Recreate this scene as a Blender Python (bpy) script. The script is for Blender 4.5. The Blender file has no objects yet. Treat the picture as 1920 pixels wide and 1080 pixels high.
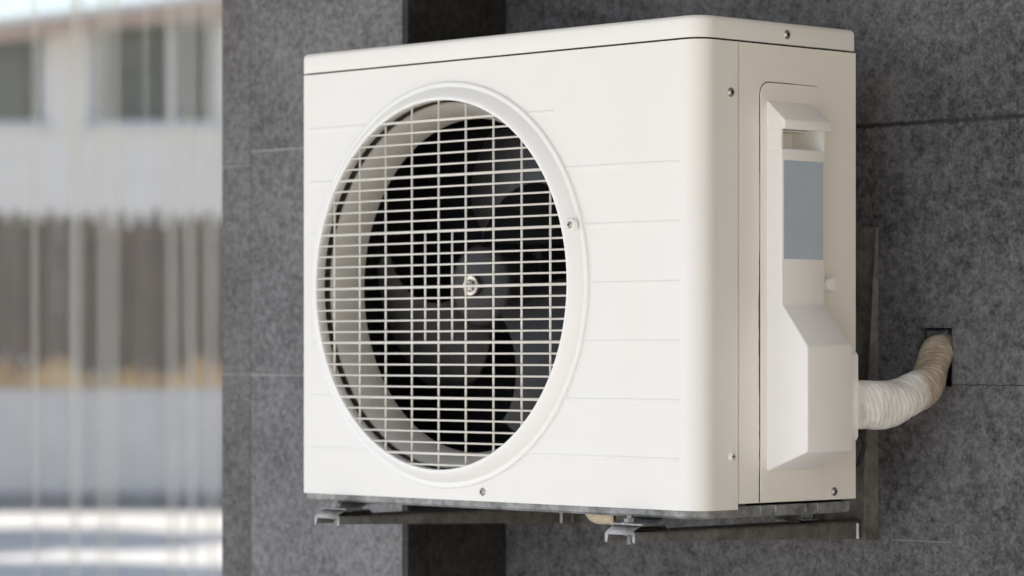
import bpy, bmesh, math, random
from mathutils import Vector, Matrix
R = math.radians
random.seed(7)

# ------------------------------------------------------------------ camera, world, sun, exposure
scene = bpy.context.scene
COL = scene.collection
H0 = 1.40                       # eye height; unit coordinates below are measured from the eye line
YAW = 0.8051
cam_d = bpy.data.cameras.new("camera")
cam = bpy.data.objects.new("camera", cam_d)
COL.objects.link(cam)
cam.location = (3.6524, -3.0793, H0)
cam.rotation_euler = (R(90), 0, YAW)
cam_d.sensor_width = 36.0
cam_d.lens = 6069.9 / 1920 * 36.0
cam_d.shift_y = (663.74 - 540) / 1920
cam_d.clip_start = 0.05
cam_d.clip_end = 2000
cam_d.dof.use_dof = True
cam_d.dof.focus_distance = 4.25
cam_d.dof.aperture_fstop = 4.5
scene.camera = cam

world = bpy.data.worlds.new("World")
scene.world = world
world.use_nodes = True
wn = world.node_tree.nodes
wl = world.node_tree.links
SUN_EL = R(52)
SUN_DIR_H = (-0.86, -0.51)      # horizontal direction towards the sun
sky = wn.new("ShaderNodeTexSky")
sky.sky_type = 'NISHITA'
sky.sun_disc = False
sky.sun_elevation = SUN_EL
sky.sun_rotation = math.atan2(SUN_DIR_H[0], SUN_DIR_H[1])
sky.dust_density = 2.0
hsv = wn.new("ShaderNodeHueSaturation")      # thin high haze takes some blue out of the sky
hsv.inputs["Saturation"].default_value = 0.86
wl.new(sky.outputs[0], hsv.inputs["Color"])
wl.new(hsv.outputs[0], wn["Background"].inputs[0])
wn["Background"].inputs[1].default_value = 0.13

sun_d = bpy.data.lights.new("sun", 'SUN')
sun_d.energy = 4.0
sun_d.angle = R(0.6)
sun_d.color = (1.0, 0.95, 0.88)
sun = bpy.data.objects.new("sun", sun_d)
COL.objects.link(sun)
_h = Vector((SUN_DIR_H[0], SUN_DIR_H[1], 0)).normalized()
_sd = Vector((_h.x * math.cos(SUN_EL), _h.y * math.cos(SUN_EL), math.sin(SUN_EL)))
sun.rotation_euler = _sd.to_track_quat('Z', 'Y').to_euler()

scene.view_settings.view_transform = 'Standard'
scene.view_settings.look = 'None'
scene.view_settings.gamma = 1.0
scene.view_settings.use_curve_mapping = False
scene.view_settings.exposure = 0.97
scene.render.engine = 'CYCLES'
scene.cycles.use_denoising = True
scene.cycles.max_bounces = 10
scene.cycles.diffuse_bounces = 6
scene.cycles.transparent_max_bounces = 24

# ------------------------------------------------------------------ helpers
def new_bm():
    return bmesh.new()

def obj(name, bm, mat=None, parent=None, smooth=None):
    """link a bmesh (world coordinates) as one mesh object below parent"""
    if parent is not None:
        o_ = parent
        off = Vector((0, 0, 0))
        while o_ is not None:
            off += o_.location
            o_ = o_.parent
        bmesh.ops.translate(bm, verts=bm.verts, vec=-off)
    me = bpy.data.meshes.new(name)
    if smooth is not None:
        for f in bm.faces:
            f.smooth = smooth
    bm.normal_update()
    bm.to_mesh(me)
    bm.free()
    o = bpy.data.objects.new(name, me)
    COL.objects.link(o)
    if mat is not None:
        me.materials.append(mat)
    if parent is not None:
        o.parent = parent
    return o

def sharp(o, ang=30):
    o.data.set_sharp_from_angle(angle=R(ang))
    return o

def thing(name, label, cat, loc=(0, 0, 0), rz=0.0, group=None):
    o = bpy.data.objects.new(name, None)
    o.empty_display_size = 0.1
    COL.objects.link(o)
    o.location = loc
    o.rotation_euler = (0, 0, rz)
    return tag(o, label, cat, group)

def tag(o, label=None, cat=None, group=None, kind=None):
    if label: o["label"] = label
    if cat: o["category"] = cat
    if group: o["group"] = group
    if kind: o["kind"] = kind
    return o

def bm_box(bm, x0, x1, y0, y1, z0, z1, bev=0.0, seg=2):
    vs = [bm.verts.new(p) for p in ((x0,y0,z0),(x1,y0,z0),(x1,y1,z0),(x0,y1,z0),
                                    (x0,y0,z1),(x1,y0,z1),(x1,y1,z1),(x0,y1,z1))]
    fs = [bm.faces.new([vs[i] for i in q]) for q in
          ((3,2,1,0),(4,5,6,7),(0,1,5,4),(1,2,6,5),(2,3,7,6),(3,0,4,7))]
    if bev > 0:
        es = list({e for f in fs for e in f.edges})
        bmesh.ops.bevel(bm, geom=es, offset=bev, segments=seg, profile=0.6, affect='EDGES', clamp_overlap=True)
    return vs

def bm_lathe(bm, prof, c, axis='Y', seg=64, closed=False):
    """profile of (r, t) turned round an axis through c"""
    rings = []
    for r, t in prof:
        ring = []
        for k in range(seg):
            a = 2*math.pi*k/seg
            if axis == 'Y':
                p = (c[0]+r*math.cos(a), c[1]+t, c[2]+r*math.sin(a))
            elif axis == 'X':
                p = (c[0]+t, c[1]+r*math.cos(a), c[2]+r*math.sin(a))
            else:
                p = (c[0]+r*math.cos(a), c[1]+r*math.sin(a), c[2]+t)
            ring.append(bm.verts.new(p))
        rings.append(ring)
    n = len(rings)
    for i in range(n if closed else n-1):
        a, b = rings[i], rings[(i+1) % n]
        for k in range(seg):
            bm.faces.new((a[k], a[(k+1) % seg], b[(k+1) % seg], b[k]))
    return rings

def bm_disc(bm, ring, flip=False):
    bm.faces.new(list(reversed(ring)) if flip else ring)

def bm_tube(bm, pts, rad, seg=10, cap=True):
    pts = [Vector(p) for p in pts]
    n = len(pts)
    rs = rad if isinstance(rad, (list, tuple)) else [rad]*n
    rings = []
    up = None
    for i in range(n):
        t = (pts[min(i+1, n-1)] - pts[max(i-1, 0)]).normalized()
        if up is None:
            up = Vector((0, 0, 1)) if abs(t.z) < 0.9 else Vector((1, 0, 0))
        s = t.cross(up).normalized()
        up = s.cross(t).normalized()
        ring = []
        for k in range(seg):
            a = 2*math.pi*k/seg
            rr = rs[i] if not callable(rs[i]) else rs[i](a)
            ring.append(bm.verts.new(pts[i] + (s*math.cos(a)+up*math.sin(a))*rr))
        rings.append(ring)
    for i in range(n-1):
        for k in range(seg):
            bm.faces.new((rings[i][k], rings[i][(k+1) % seg], rings[i+1][(k+1) % seg], rings[i+1][k]))
    if cap:
        bm.faces.new(list(reversed(rings[0])))
        bm.faces.new(rings[-1])

def bm_prism(bm, poly, axis, a0, a1, bev=0.0, seg=2):
    """polygon extruded along an axis. poly: 2D points in the two other axes"""
    def P(u, v, a):
        return {'X': (a, u, v), 'Y': (u, a, v), 'Z': (u, v, a)}[axis]
    A = [bm.verts.new(P(u, v, a0)) for u, v in poly]
    B = [bm.verts.new(P(u, v, a1)) for u, v in poly]
    n = len(poly)
    fs = [bm.faces.new(A), bm.faces.new(list(reversed(B)))]
    for i in range(n):
        fs.append(bm.faces.new((A[i], B[i], B[(i+1) % n], A[(i+1) % n])))
    bmesh.ops.recalc_face_normals(bm, faces=fs)
    if bev > 0:
        es = list({e for f in fs for e in f.edges})
        bmesh.ops.bevel(bm, geom=es, offset=bev, segments=seg, profile=0.6, affect='EDGES', clamp_overlap=True)

# ------------------------------------------------------------------ materials
class NT:
    def __init__(self, name):
        self.m = bpy.data.materials.new(name)
        self.m.use_nodes = True
        self.n = self.m.node_tree.nodes
        self.l = self.m.node_tree.links
        self.b = self.n["Principled BSDF"]
        self.tc = self.n.new("ShaderNodeTexCoord").outputs["Object"]
    def link(self, a, b): self.l.new(a, b)
    def mapping(self, scale=(1,1,1), loc=(0,0,0), rot=(0,0,0)):
        m = self.n.new("ShaderNodeMapping")
        m.inputs["Scale"].default_value = scale
        m.inputs["Location"].default_value = loc
        m.inputs["Rotation"].default_value = rot
        self.link(self.tc, m.inputs["Vector"])
        return m.outputs[0]
    def noise(self, scale, detail=4, rough=0.6, vec=None, dist=0.0):
        t = self.n.new("ShaderNodeTexNoise")
        t.inputs["Scale"].default_value = scale
        t.inputs["Detail"].default_value = detail
        t.inputs["Roughness"].default_value = rough
        t.inputs["Distortion"].default_value = dist
        self.link(vec if vec is not None else self.tc, t.inputs["Vector"])
        return t.outputs["Fac"]
    def ramp(self, fac, stops):
        r = self.n.new("ShaderNodeValToRGB")
        cr = r.color_ramp
        while len(cr.elements) < len(stops): cr.elements.new(0.5)
        for e, (p, c) in zip(cr.elements, stops):
            e.position = p
            e.color = (c[0], c[1], c[2], 1) if isinstance(c, (tuple, list)) else (c, c, c, 1)
        self.link(fac, r.inputs[0])
        return r.outputs[0]
    def mix(self, fac, a, b, mode='MIX'):
        x = self.n.new("ShaderNodeMix")
        x.data_type = 'RGBA'
        x.blend_type = mode
        for sock, v in ((x.inputs[0], fac), (x.inputs[6], a), (x.inputs[7], b)):
            if isinstance(v, (int, float)): sock.default_value = v
            elif isinstance(v, (tuple, list)): sock.default_value = (v[0], v[1], v[2], 1)
            else: self.link(v, sock)
        return x.outputs[2]
    def math(self, op, a, b=None, c=None):
        x = self.n.new("ShaderNodeMath")
        x.operation = op
        for i, v in enumerate((a, b, c)):
            if v is None: continue
            if isinstance(v, (int, float)): x.inputs[i].default_value = v
            else: self.link(v, x.inputs[i])
        return x.outputs[0]
    def sep(self, vec=None):
        s = self.n.new("ShaderNodeSeparateXYZ")
        self.link(vec if vec is not None else self.tc, s.inputs[0])
        return s.outputs
    def bump(self, h, strength=0.2, dist=0.001):
        b = self.n.new("ShaderNodeBump")
        b.inputs["Strength"].default_value = strength
        b.inputs["Distance"].default_value = dist
        self.link(h, b.inputs["Height"])
        self.link(b.outputs[0], self.b.inputs["Normal"])
    def col(self, v):
        s = self.b.inputs["Base Color"]
        if isinstance(v, (tuple, list)): s.default_value = (v[0], v[1], v[2], 1)
        else: self.link(v, s)
    def rough(self, v):
        s = self.b.inputs["Roughness"]
        if isinstance(v, (int, float)): s.default_value = v
        else: self.link(v, s)
    def metal(self, v): self.b.inputs["Metallic"].default_value = v
    def spec(self, v): self.b.inputs["Specular IOR Level"].default_value = v

def mat_paint(name, c, rough=0.42, dirt=(0.70, 0.64, 0.52), amount=0.10):
    t = NT(name)
    streak = t.noise(5, 5, 0.6, t.mapping((1, 1, 0.16)))
    spots = t.noise(38, 5, 0.7)
    f = t.math('MULTIPLY', t.ramp(streak, [(0.48, 0.0), (0.75, 1.0)]), amount)
    f2 = t.math('MULTIPLY', t.ramp(spots, [(0.60, 0.0), (0.78, 1.0)]), amount*0.7)
    speck = t.math('MULTIPLY', t.ramp(t.noise(120, 3, 0.8), [(0.72, 0.0), (0.80, 1.0)]), amount*2.2)
    c1 = t.mix(speck, t.mix(f, c, dirt), tuple(x*0.6 for x in dirt))
    t.col(t.mix(f2, c1, dirt))
    t.rough(t.ramp(t.noise(22, 4, 0.6), [(0.3, rough-0.05), (0.7, rough+0.09)]))
    t.bump(t.noise(420, 2, 0.5), 0.05, 0.0006)
    t.spec(0.4)
    return t.m

def mat_plain(name, c, rough=0.5, metal=0.0, var=0.15, scale=30, bump=0.0):
    t = NT(name)
    n = t.noise(scale, 5, 0.65)
    lo = tuple(max(0, x*(1-var)) for x in c)
    hi = tuple(min(1, x*(1+var)) for x in c)
    t.col(t.ramp(n, [(0.3, lo), (0.7, hi)]))
    t.rough(t.ramp(t.noise(scale*1.7, 3, 0.6), [(0.3, max(0.05, rough-0.08)), (0.7, min(1, rough+0.08))]))
    t.metal(metal)
    if bump: t.bump(n, bump, 0.002)
    return t.m

def mat_tile(name, lo, hi, jz, jcol, jdist, jx=None, offs=(0, 0, 0)):
    """mottled grey stoneware; jz: heights of horizontal joints (object z)"""
    t = NT(name)
    v = t.mapping((1, 1, 1), offs)
    big = t.noise(5.5, 5, 0.62, v)
    mid = t.noise(78, 6, 0.72, v, 0.3)
    fin = t.noise(190, 4, 0.7, v)
    s = t.math('ADD', t.math('MULTIPLY', big, 0.27), t.math('MULTIPLY', mid, 0.53))
    s = t.math('ADD', s, t.math('MULTIPLY', fin, 0.32))
    mid_c = tuple((a+b)*0.45 for a, b in zip(lo, hi))
    c = t.ramp(s, [(0.455, lo), (0.55, mid_c), (0.665, hi)])
    # pale mineral flecks
    fl = t.ramp(t.noise(210, 3, 0.75, v), [(0.70, 0.0), (0.80, 0.6)])
    c = t.mix(fl, c, tuple(x*1.5 for x in hi))
    z = t.sep()[2]
    x = t.sep()[0]
    wob = t.math('MULTIPLY', t.math('SUBTRACT', t.noise(46, 5, 0.75), 0.5), jdist)
    jm = None
    for h, wd in jz:
        d = t.math('ABSOLUTE', t.math('SUBTRACT', t.math('ADD', z, wob), h))
        m = t.ramp(t.math('DIVIDE', d, wd), [(0.35, 1.0), (1.0, 0.0)])
        jm = m if jm is None else t.math('MAXIMUM', jm, m)
    if jx:
        for h, wd in jx:
            d = t.math('ABSOLUTE', t.math('SUBTRACT', x, h))
            m = t.ramp(t.math('DIVIDE', d, wd), [(0.35, 1.0), (1.0, 0.0)])
            jm = t.math('MAXIMUM', jm, m)
    brk = t.ramp(t.noise(12, 4, 0.7), [(0.30, 0.45), (0.6, 1.0)])
    jm = t.math('MULTIPLY', jm, brk)
    t.col(t.mix(jm, c, jcol))
    t.rough(t.ramp(mid, [(0.3, 0.55), (0.7, 0.75)]))
    h = t.math('SUBTRACT', t.math('ADD', mid, t.math('MULTIPLY', fin, 0.6)), t.math('MULTIPLY', jm, 3.0))
    t.bump(h, 0.25, 0.0012)
    t.spec(0.35)
    return t.m

M = {}
M['casing'] = mat_paint('casing_paint', (0.80, 0.790, 0.758), 0.42, amount=0.15)
M['side'] = mat_paint('side_lit_paint', (0.83, 0.805, 0.745), 0.45, amount=0.14)  # same paint as the casing, the side's warm light put into its colour
M['cover'] = mat_paint('cover_plastic', (0.85, 0.845, 0.825), 0.38, amount=0.05)
M['shroud'] = mat_paint('shroud_plastic', (0.46, 0.44, 0.40), 0.55, dirt=(0.28, 0.25, 0.2), amount=0.35)
M['wire'] = mat_plain('grille_wire_paint', (0.74, 0.72, 0.665), 0.4, 0, 0.05, 60)
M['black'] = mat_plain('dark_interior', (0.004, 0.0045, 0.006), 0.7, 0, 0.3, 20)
M['fan'] = mat_plain('fan_plastic', (0.016, 0.0155, 0.0155), 0.42, 0, 0.25, 18)
M['steel'] = mat_plain('screw_steel', (0.46, 0.44, 0.42), 0.38, 1.0, 0.2, 160)
M['chrome'] = mat_plain('nut_chrome', (0.75, 0.74, 0.72), 0.22, 1.0, 0.15, 160)
M['recess'] = mat_plain('screw_recess', (0.05, 0.05, 0.05), 0.6, 0.5, 0.2, 100)
M['sticker'] = mat_plain('sticker_vinyl', (0.43, 0.50, 0.575), 0.45, 0, 0.04, 24)
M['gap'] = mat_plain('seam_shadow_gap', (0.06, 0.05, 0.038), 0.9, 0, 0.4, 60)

def mat_galv(name, c, rough=0.45, grime=(0.09, 0.075, 0.055), amount=0.55, metal=0.75):
    t = NT(name)
    vor = t.n.new("ShaderNodeTexVoronoi")
    vor.inputs["Scale"].default_value = 90
    t.link(t.tc, vor.inputs["Vector"])
    sp = t.ramp(vor.outputs["Distance"], [(0.0, tuple(x*0.8 for x in c)), (0.8, tuple(min(1, x*1.15) for x in c))])
    g = t.math('MULTIPLY', t.ramp(t.noise(26, 6, 0.72), [(0.42, 0.0), (0.68, 1.0)]), amount)
    t.col(t.mix(g, sp, grime))
    t.metal(metal)
    t.rough(t.ramp(t.noise(60, 4, 0.6), [(0.3, rough-0.1), (0.7, rough+0.15)]))
    t.bump(t.noise(70, 4, 0.7), 0.25, 0.001)
    return t.m
M['galv'] = mat_galv('galvanised_steel', (0.31, 0.32, 0.335), 0.45, (0.08, 0.06, 0.042), 0.75)
M['pan'] = mat_galv('base_pan_steel', (0.30, 0.31, 0.31), 0.5, (0.06, 0.06, 0.06), 0.8, 0.3)
M['arm'] = mat_galv('bracket_paint', (0.18, 0.178, 0.168), 0.6, (0.05, 0.045, 0.035), 0.7, 0.15)
M['rubber'] = mat_plain('rubber_pad', (0.022, 0.021, 0.022), 0.8, 0, 0.4, 60, 0.3)

def mat_tape():
    t = NT('wrapping_tape')
    x, y, z = t.sep()[0], t.sep()[1], t.sep()[2]
    n = t.noise(40, 5, 0.7)
    n2 = t.noise(15, 4, 0.65)
    base = t.ramp(n, [(0.3, (0.76, 0.745, 0.70)), (0.7, (0.87, 0.865, 0.85))])
    # brown weathering where the bundle bends into the wall
    bend = t.ramp(t.math('ADD', y, t.math('MULTIPLY', t.math('SUBTRACT', n2, 0.5), 0.08)), [(0.350, 0.0), (0.376, 0.95)])
    c = t.mix(bend, base, t.ramp(n2, [(0.35, (0.20, 0.14, 0.085)), (0.65, (0.44, 0.37, 0.28))]))
    st = t.math('MULTIPLY', t.ramp(t.noise(22, 5, 0.7, t.mapping((1, 1, 1), (3, 1, 2))), [(0.52, 0.0), (0.7, 1.0)]), 0.45)
    c = t.mix(st, c, (0.42, 0.34, 0.24))
    t.col(c)
    t.rough(0.5)
    t.bump(t.noise(75, 5, 0.7, t.mapping((1, 1.5, 1))), 0.45, 0.0015)
    return t.m

# wall joints are given in world z
M['wall'] = mat_tile('wall_tile', (0.029, 0.0292, 0.0312), (0.168, 0.168, 0.178),
                     [(H0+0.320, 0.0045), (H0-0.042, 0.0012), (H0-0.404, 0.0016), (H0+0.682, 0.0016)], (0.022, 0.021, 0.02), 0.008)
M['pillar'] = mat_tile('pillar_tile', (0.062, 0.061, 0.063), (0.23, 0.228, 0.235),
                       [(H0+0.325, 0.0014), (H0-0.0335, 0.0014), (H0-0.392, 0.0014), (H0+0.685, 0.0014)], (0.36, 0.355, 0.35), 0.003,
                       None, (4, 2, 1))
M['pillar_edge'] = mat_tile('pillar_edge_tile', (0.052, 0.050, 0.050), (0.195, 0.19, 0.19),
                       [(H0+0.303, 0.0013), (H0-0.0335, 0.0013), (H0-0.392, 0.0014), (H0+0.685, 0.0014)], (0.33, 0.32, 0.31), 0.003,
                       None, (9, 5, 3))
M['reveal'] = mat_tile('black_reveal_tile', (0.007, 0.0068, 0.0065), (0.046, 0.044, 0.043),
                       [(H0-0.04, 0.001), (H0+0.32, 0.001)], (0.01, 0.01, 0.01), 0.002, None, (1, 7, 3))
M['plaster'] = mat_plain('white_plaster', (0.72, 0.68, 0.63), 0.85, 0, 0.05, 4)
M['ceiling'] = mat_plain('porch_plaster', (0.55, 0.53, 0.50), 0.9, 0, 0.06, 3)
M['sand_plaster'] = mat_plain('sand_plaster', (0.78, 0.69, 0.55), 0.9, 0, 0.1, 3)

# ------------------------------------------------------------------ ground
def build_ground():
    t = NT('ground_concrete')
    n = t.noise(0.6, 6, 0.6)
    n2 = t.noise(9, 5, 0.65)
    c = t.ramp(n, [(0.35, (0.40, 0.39, 0.375)), (0.65, (0.50, 0.49, 0.47))])
    t.col(t.mix(0.25, c, t.ramp(n2, [(0.35, (0.30, 0.29, 0.28)), (0.65, (0.55, 0.54, 0.52))])))
    t.rough(0.9)
    bm = new_bm()
    bmesh.ops.create_grid(bm, x_segments=8, y_segments=8, size=450)
    tag(obj('ground', bm, t.m), 'pale concrete yard', None, None, 'structure')
build_ground()

# ------------------------------------------------------------------ the tiled wall, pillar, porch
YW = 0.43
HX0, HX1, HZ0, HZ1 = 0.8135, 0.8725, H0-0.0448, H0+0.036     # pipe hole

def build_wall():
    th = 0.20
    bm = new_bm()
    xs = [-0.012, HX0, HX1, 5.6]
    zs = [0.0, HZ0, HZ1, 2.75]
    # front and back grids with the hole left open
    fv = [[bm.verts.new((x, YW, z)) for x in xs] for z in zs]
    bv = [[bm.verts.new((x, YW+th, z)) for x in xs] for z in zs]
    for j in range(3):
        for i in range(3):
            if i == 1 and j == 1: continue
            bm.faces.new((fv[j][i], fv[j][i+1], fv[j+1][i+1], fv[j+1][i]))
            bm.faces.new((bv[j][i], bv[j+1][i], bv[j+1][i+1], bv[j][i+1]))
    ring_f = [fv[1][1], fv[1][2], fv[2][2], fv[2][1]]
    ring_b = [bv[1][1], bv[1][2], bv[2][2], bv[2][1]]
    for k in range(4):
        bm.faces.new((ring_f[k], ring_f[(k+1) % 4], ring_b[(k+1) % 4], ring_b[k]))
    for i in range(3):
        bm.faces.new((fv[0][i], bv[0][i], bv[0][i+1], fv[0][i+1]))
        bm.faces.new((fv[3][i], fv[3][i+1], bv[3][i+1], bv[3][i]))
        bm.faces.new((fv[i][0], fv[i+1][0], bv[i+1][0], bv[i][0]))
        bm.faces.new((fv[i][3], bv[i][3], bv[i+1][3], fv[i+1][3]))
    o = obj('tiled_wall', bm, M['wall'])
    tag(o, 'dark grey stone tiled wall behind the air conditioner, with a square pipe hole', 'wall')
    # chipped mortar patch above and beside the pipe in the hole
    bm = new_bm()
    bm_box(bm, HX0+0.0015, HX0+0.040, YW+0.014, YW+0.10, HZ1-0.017, HZ1-0.0015, 0.004)
    for v in bm.verts: v.co += Vector((random.uniform(-.001, .001), random.uniform(-.004, .004), random.uniform(-.002, .002)))
    obj('mortar_filling', bm, M['wall'], o)
    # smear of pale grout in the joint beside the bracket rail
    bm = new_bm()
    rg_ = random.Random(2)
    x_ = 0.766
    while x_ < 0.858:
        l_ = rg_.uniform(0.012, 0.03)
        bm_box(bm, x_, x_+l_, YW-0.0004, YW+0.001, H0-0.2590-0.0006*rg_.random(), H0-0.2582+0.0005*rg_.random())
        x_ += l_+rg_.uniform(0.0005, 0.004)
    obj('grout_line', bm, mat_plain('pale_grout', (0.20, 0.195, 0.19), 0.9, 0, 0.3, 90), o)
    # chipped pale rim where the tile was cut
    rgh = random.Random(8)
    bm = new_bm()
    loop = []
    n_ = 14
    cs = [(HX0, HZ0), (HX1, HZ0), (HX1, HZ1), (HX0, HZ1)]
    for k in range(4):
        (xa, za), (xb, zb_) = cs[k], cs[(k+1) % 4]
        for q in range(n_):
            t_ = q/n_
            loop.append((xa+(xb-xa)*t_, za+(zb_-za)*t_))
    mx, mz = (HX0+HX1)/2, (HZ0+HZ1)/2
    vi, vo = [], []
    for (x, z) in loop:
        wv = rgh.uniform(0.0006, 0.0036) * (1.4 if x < HX0+0.004 or z > HZ1-0.004 else 0.8)
        ox = x + (wv if x > mx else -wv); oz = z + (wv if z > mz else -wv)
        vi.append(bm.verts.new((x, YW-0.0007, z))); vo.append(bm.verts.new((ox, YW-0.0004, oz)))
    for k in range(len(loop)):
        k2 = (k+1) % len(loop)
        bm.faces.new((vi[k], vi[k2], vo[k2], vo[k]))
    bmesh.ops.recalc_face_normals(bm, faces=bm.faces[:])
    obj('hole_rim', bm, mat_plain('cut_tile_edge', (0.085, 0.08, 0.08), 0.9, 0, 0.8, 160), o)
    # blind end of the hole
    bm = new_bm()
    bm_box(bm, HX0-0.01, HX1+0.01, YW+th+0.002, YW+th+0.05, HZ0-0.01, HZ1+0.01)
    obj('hole_backing', bm, M['black'], o)
build_wall()

PX0, PX1, PXS, PY = -0.4625, -0.012, -0.3873, 0.222
def build_pillar():
    r = thing('tiled_pillar', 'grey stone tiled pillar standing left of the air conditioner', 'pillar', (-0.24, 0.45, 0))
    bm = new_bm(); bm_box(bm, PXS+0.0008, PX1-0.0115, PY, 0.80, 0.0, 2.75)
    obj('front_tiles', bm, M['pillar'], r)
    bm = new_bm(); bm_box(bm, PX0, PXS-0.0008, PY+0.0006, 0.80, 0.0, 2.75, 0.0015, 1)
    obj('corner_tiles', bm, M['pillar_edge'], r)
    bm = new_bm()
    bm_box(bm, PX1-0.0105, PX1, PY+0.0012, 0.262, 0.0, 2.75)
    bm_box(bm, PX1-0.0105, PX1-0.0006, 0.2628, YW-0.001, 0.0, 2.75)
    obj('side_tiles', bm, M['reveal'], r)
build_pillar()

bm = new_bm(); bm_box(bm, -7.0, 5.9, -1.75, 2.1, 2.754, 2.95)
tag(obj('porch_ceiling', bm, M['ceiling']), 'plastered porch ceiling roofing the tiled wall and the air conditioner', 'ceiling')
bm = new_bm(); bm_box(bm, 5.62, 5.95, -7.0, 0.75, 0.0, 2.75)  # unseen wall added to cut sky light and bounce warm light back
tag(obj('bounce_wall', bm, M['sand_plaster']), 'unseen sand coloured plaster wall added on the right to block and warm the light', 'wall')

# ------------------------------------------------------------------ air conditioner
W, D = 0.80, 0.312
ZT, ZS, ZB = H0+0.441, H0+0.4093, H0-0.2041
ac = thing('air_conditioner', 'white wall mounted outdoor air conditioner with round fan grille', 'air conditioner', (0.4, 0.156, H0-0.2145))

def plan_front(inset=0.0, rl=0.012, rr=0.028, yend_l=0.308, yend_r=0.0735, n=26):
    """plan outline of the front casing from the left rear round the front to the right side"""
    i = inset
    pts = [(i, yend_l)]
    r = max(rl-i, 0.002)
    for k in range(n+1):
        a = math.pi + (math.pi/2)*k/n
        pts.append((i+r+r*math.cos(a), i+r+r*math.sin(a)))
    r = max(rr-i, 0.002)
    for k in range(n+1):
        a = -math.pi/2 + (math.pi/2)*k/n
        pts.append((W-i-r+r*math.cos(a), i+r+r*math.sin(a)))
    pts.append((W-i, yend_r))
    return pts

FC = (0.3141, 0.0, H0+0.0966)      # fan centre on the front plane
RH = 0.2625

def build_front():
    bm = new_bm()
    out = plan_front()
    th = 0.0014
    inn = plan_front(th)
    z0, z1 = ZB, ZS
    n = len(out)
    # the flat front segment is between these two indices
    fi = 27
    def strip(pl, flip):
        lo = [bm.verts.new((x, y, z0)) for x, y in pl]
        hi = [bm.verts.new((x, y, z1)) for x, y in pl]
        for i in range(n-1):
            if i == fi: continue
            q = (lo[i], lo[i+1], hi[i+1], hi[i])
            f = bm.faces.new(tuple(reversed(q)) if flip else q)
            f.smooth = False
        # front flat with a round hole: radial fan between circle and rectangle
        a, b, c, d = lo[fi], lo[fi+1], hi[fi+1], hi[fi]
        y = pl[fi][1]
        ring = []
        seg = 96
        for k in range(seg):
            t = 2*math.pi*k/seg
            ring.append(bm.verts.new((FC[0]+RH*math.cos(t), y, FC[2]+RH*math.sin(t))))
        es = [bm.edges.get((ring[k], ring[(k+1) % seg])) or bm.edges.new((ring[k], ring[(k+1) % seg])) for k in range(seg)]
        for u, v in ((a, b), (b, c), (c, d), (d, a)):
            es.append(bm.edges.get((u, v)) or bm.edges.new((u, v)))
        g = bmesh.ops.triangle_fill(bm, edges=es, use_beauty=True)
        want = 1 if flip else -1
        for f in [f for f in g['geom'] if isinstance(f, bmesh.types.BMFace)]:
            f.normal_update()
            if f.normal.y * want < 0: f.normal_flip()
            f.smooth = False
        return lo, hi, ring
    lo, hi, ring = strip(out, False)
    li, hh, ring2 = strip(inn, True)
    for i in range(n-1):
        bm.faces.new((lo[i+1], lo[i], li[i], li[i+1]))
        bm.faces.new((hi[i], hi[i+1], hh[i+1], hh[i]))
    bm.faces.new((lo[-1], li[-1], hh[-1], hi[-1]))
    bm.faces.new((lo[0], hi[0], hh[0], li[0]))
    for k in range(len(ring)):
        k2 = (k+1) % len(ring)
        bm.faces.new((ring[k2], ring[k], ring2[k], ring2[k2]))
    # pressed horizontal ribs
    def rib(xa, xb, z):
        hw, hy = 0.0032, 0.0012
        prof = [(-hw, 0.0002), (-hw*0.72, -hy*0.75), (-hw*0.3, -hy), (hw*0.3, -hy), (hw*0.72, -hy*0.75), (hw, 0.0002)]
        A = [bm.verts.new((xa, y, z+dz)) for dz, y in prof]
        A2 = [bm.verts.new((xa+0.003, y, z+dz)) for dz, y in prof]
        B2 = [bm.verts.new((xb-0.003, y, z+dz)) for dz, y in prof]
        B = [bm.verts.new((xb, 0.0003, z+dz)) for dz, y in prof]
        for v in A: v.co.y = 0.0003
        for P, Q in ((A, A2), (A2, B2), (B2, B)):
            for k in range(len(prof)-1):
                f = bm.faces.new((P[k], Q[k], Q[k+1], P[k+1]))
                f.smooth = True
    for i, z in enumerate((0.3280, 0.2500, 0.1722, 0.0938, 0.0158, -0.0618, -0.1383)):
        dz = H0+z-FC[2]
        half = math.sqrt(max(0, 0.286**2-dz*dz))
        if FC[0]-half-0.002 > 0.026:
            rib(0.020, FC[0]-half+0.004, H0+z)
        rib(FC[0]+half-0.004, 0.5327 if i == 0 else 0.765, H0+z)
    o = obj('front_casing', bm, M['casing'], ac)
    return o
front = build_front()

def rrect(x0, x1, y0, y1, rs, n=8):
    """rounded rectangle, radii for (x0y0, x1y0, x1y1, x0y1)"""
    pts = []
    for (cx, cy, a0, r) in ((x0+rs[0], y0+rs[0], math.pi, rs[0]), (x1-rs[1], y0+rs[1], 1.5*math.pi, rs[1]),
                            (x1-rs[2], y1-rs[2], 0, rs[2]), (x0+rs[3], y1-rs[3], 0.5*math.pi, rs[3])):
        for k in range(n+1):
            a = a0 + math.pi/2*k/n
            pts.append((cx+r*math.cos(a), cy+r*math.sin(a)))
    return pts

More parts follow.
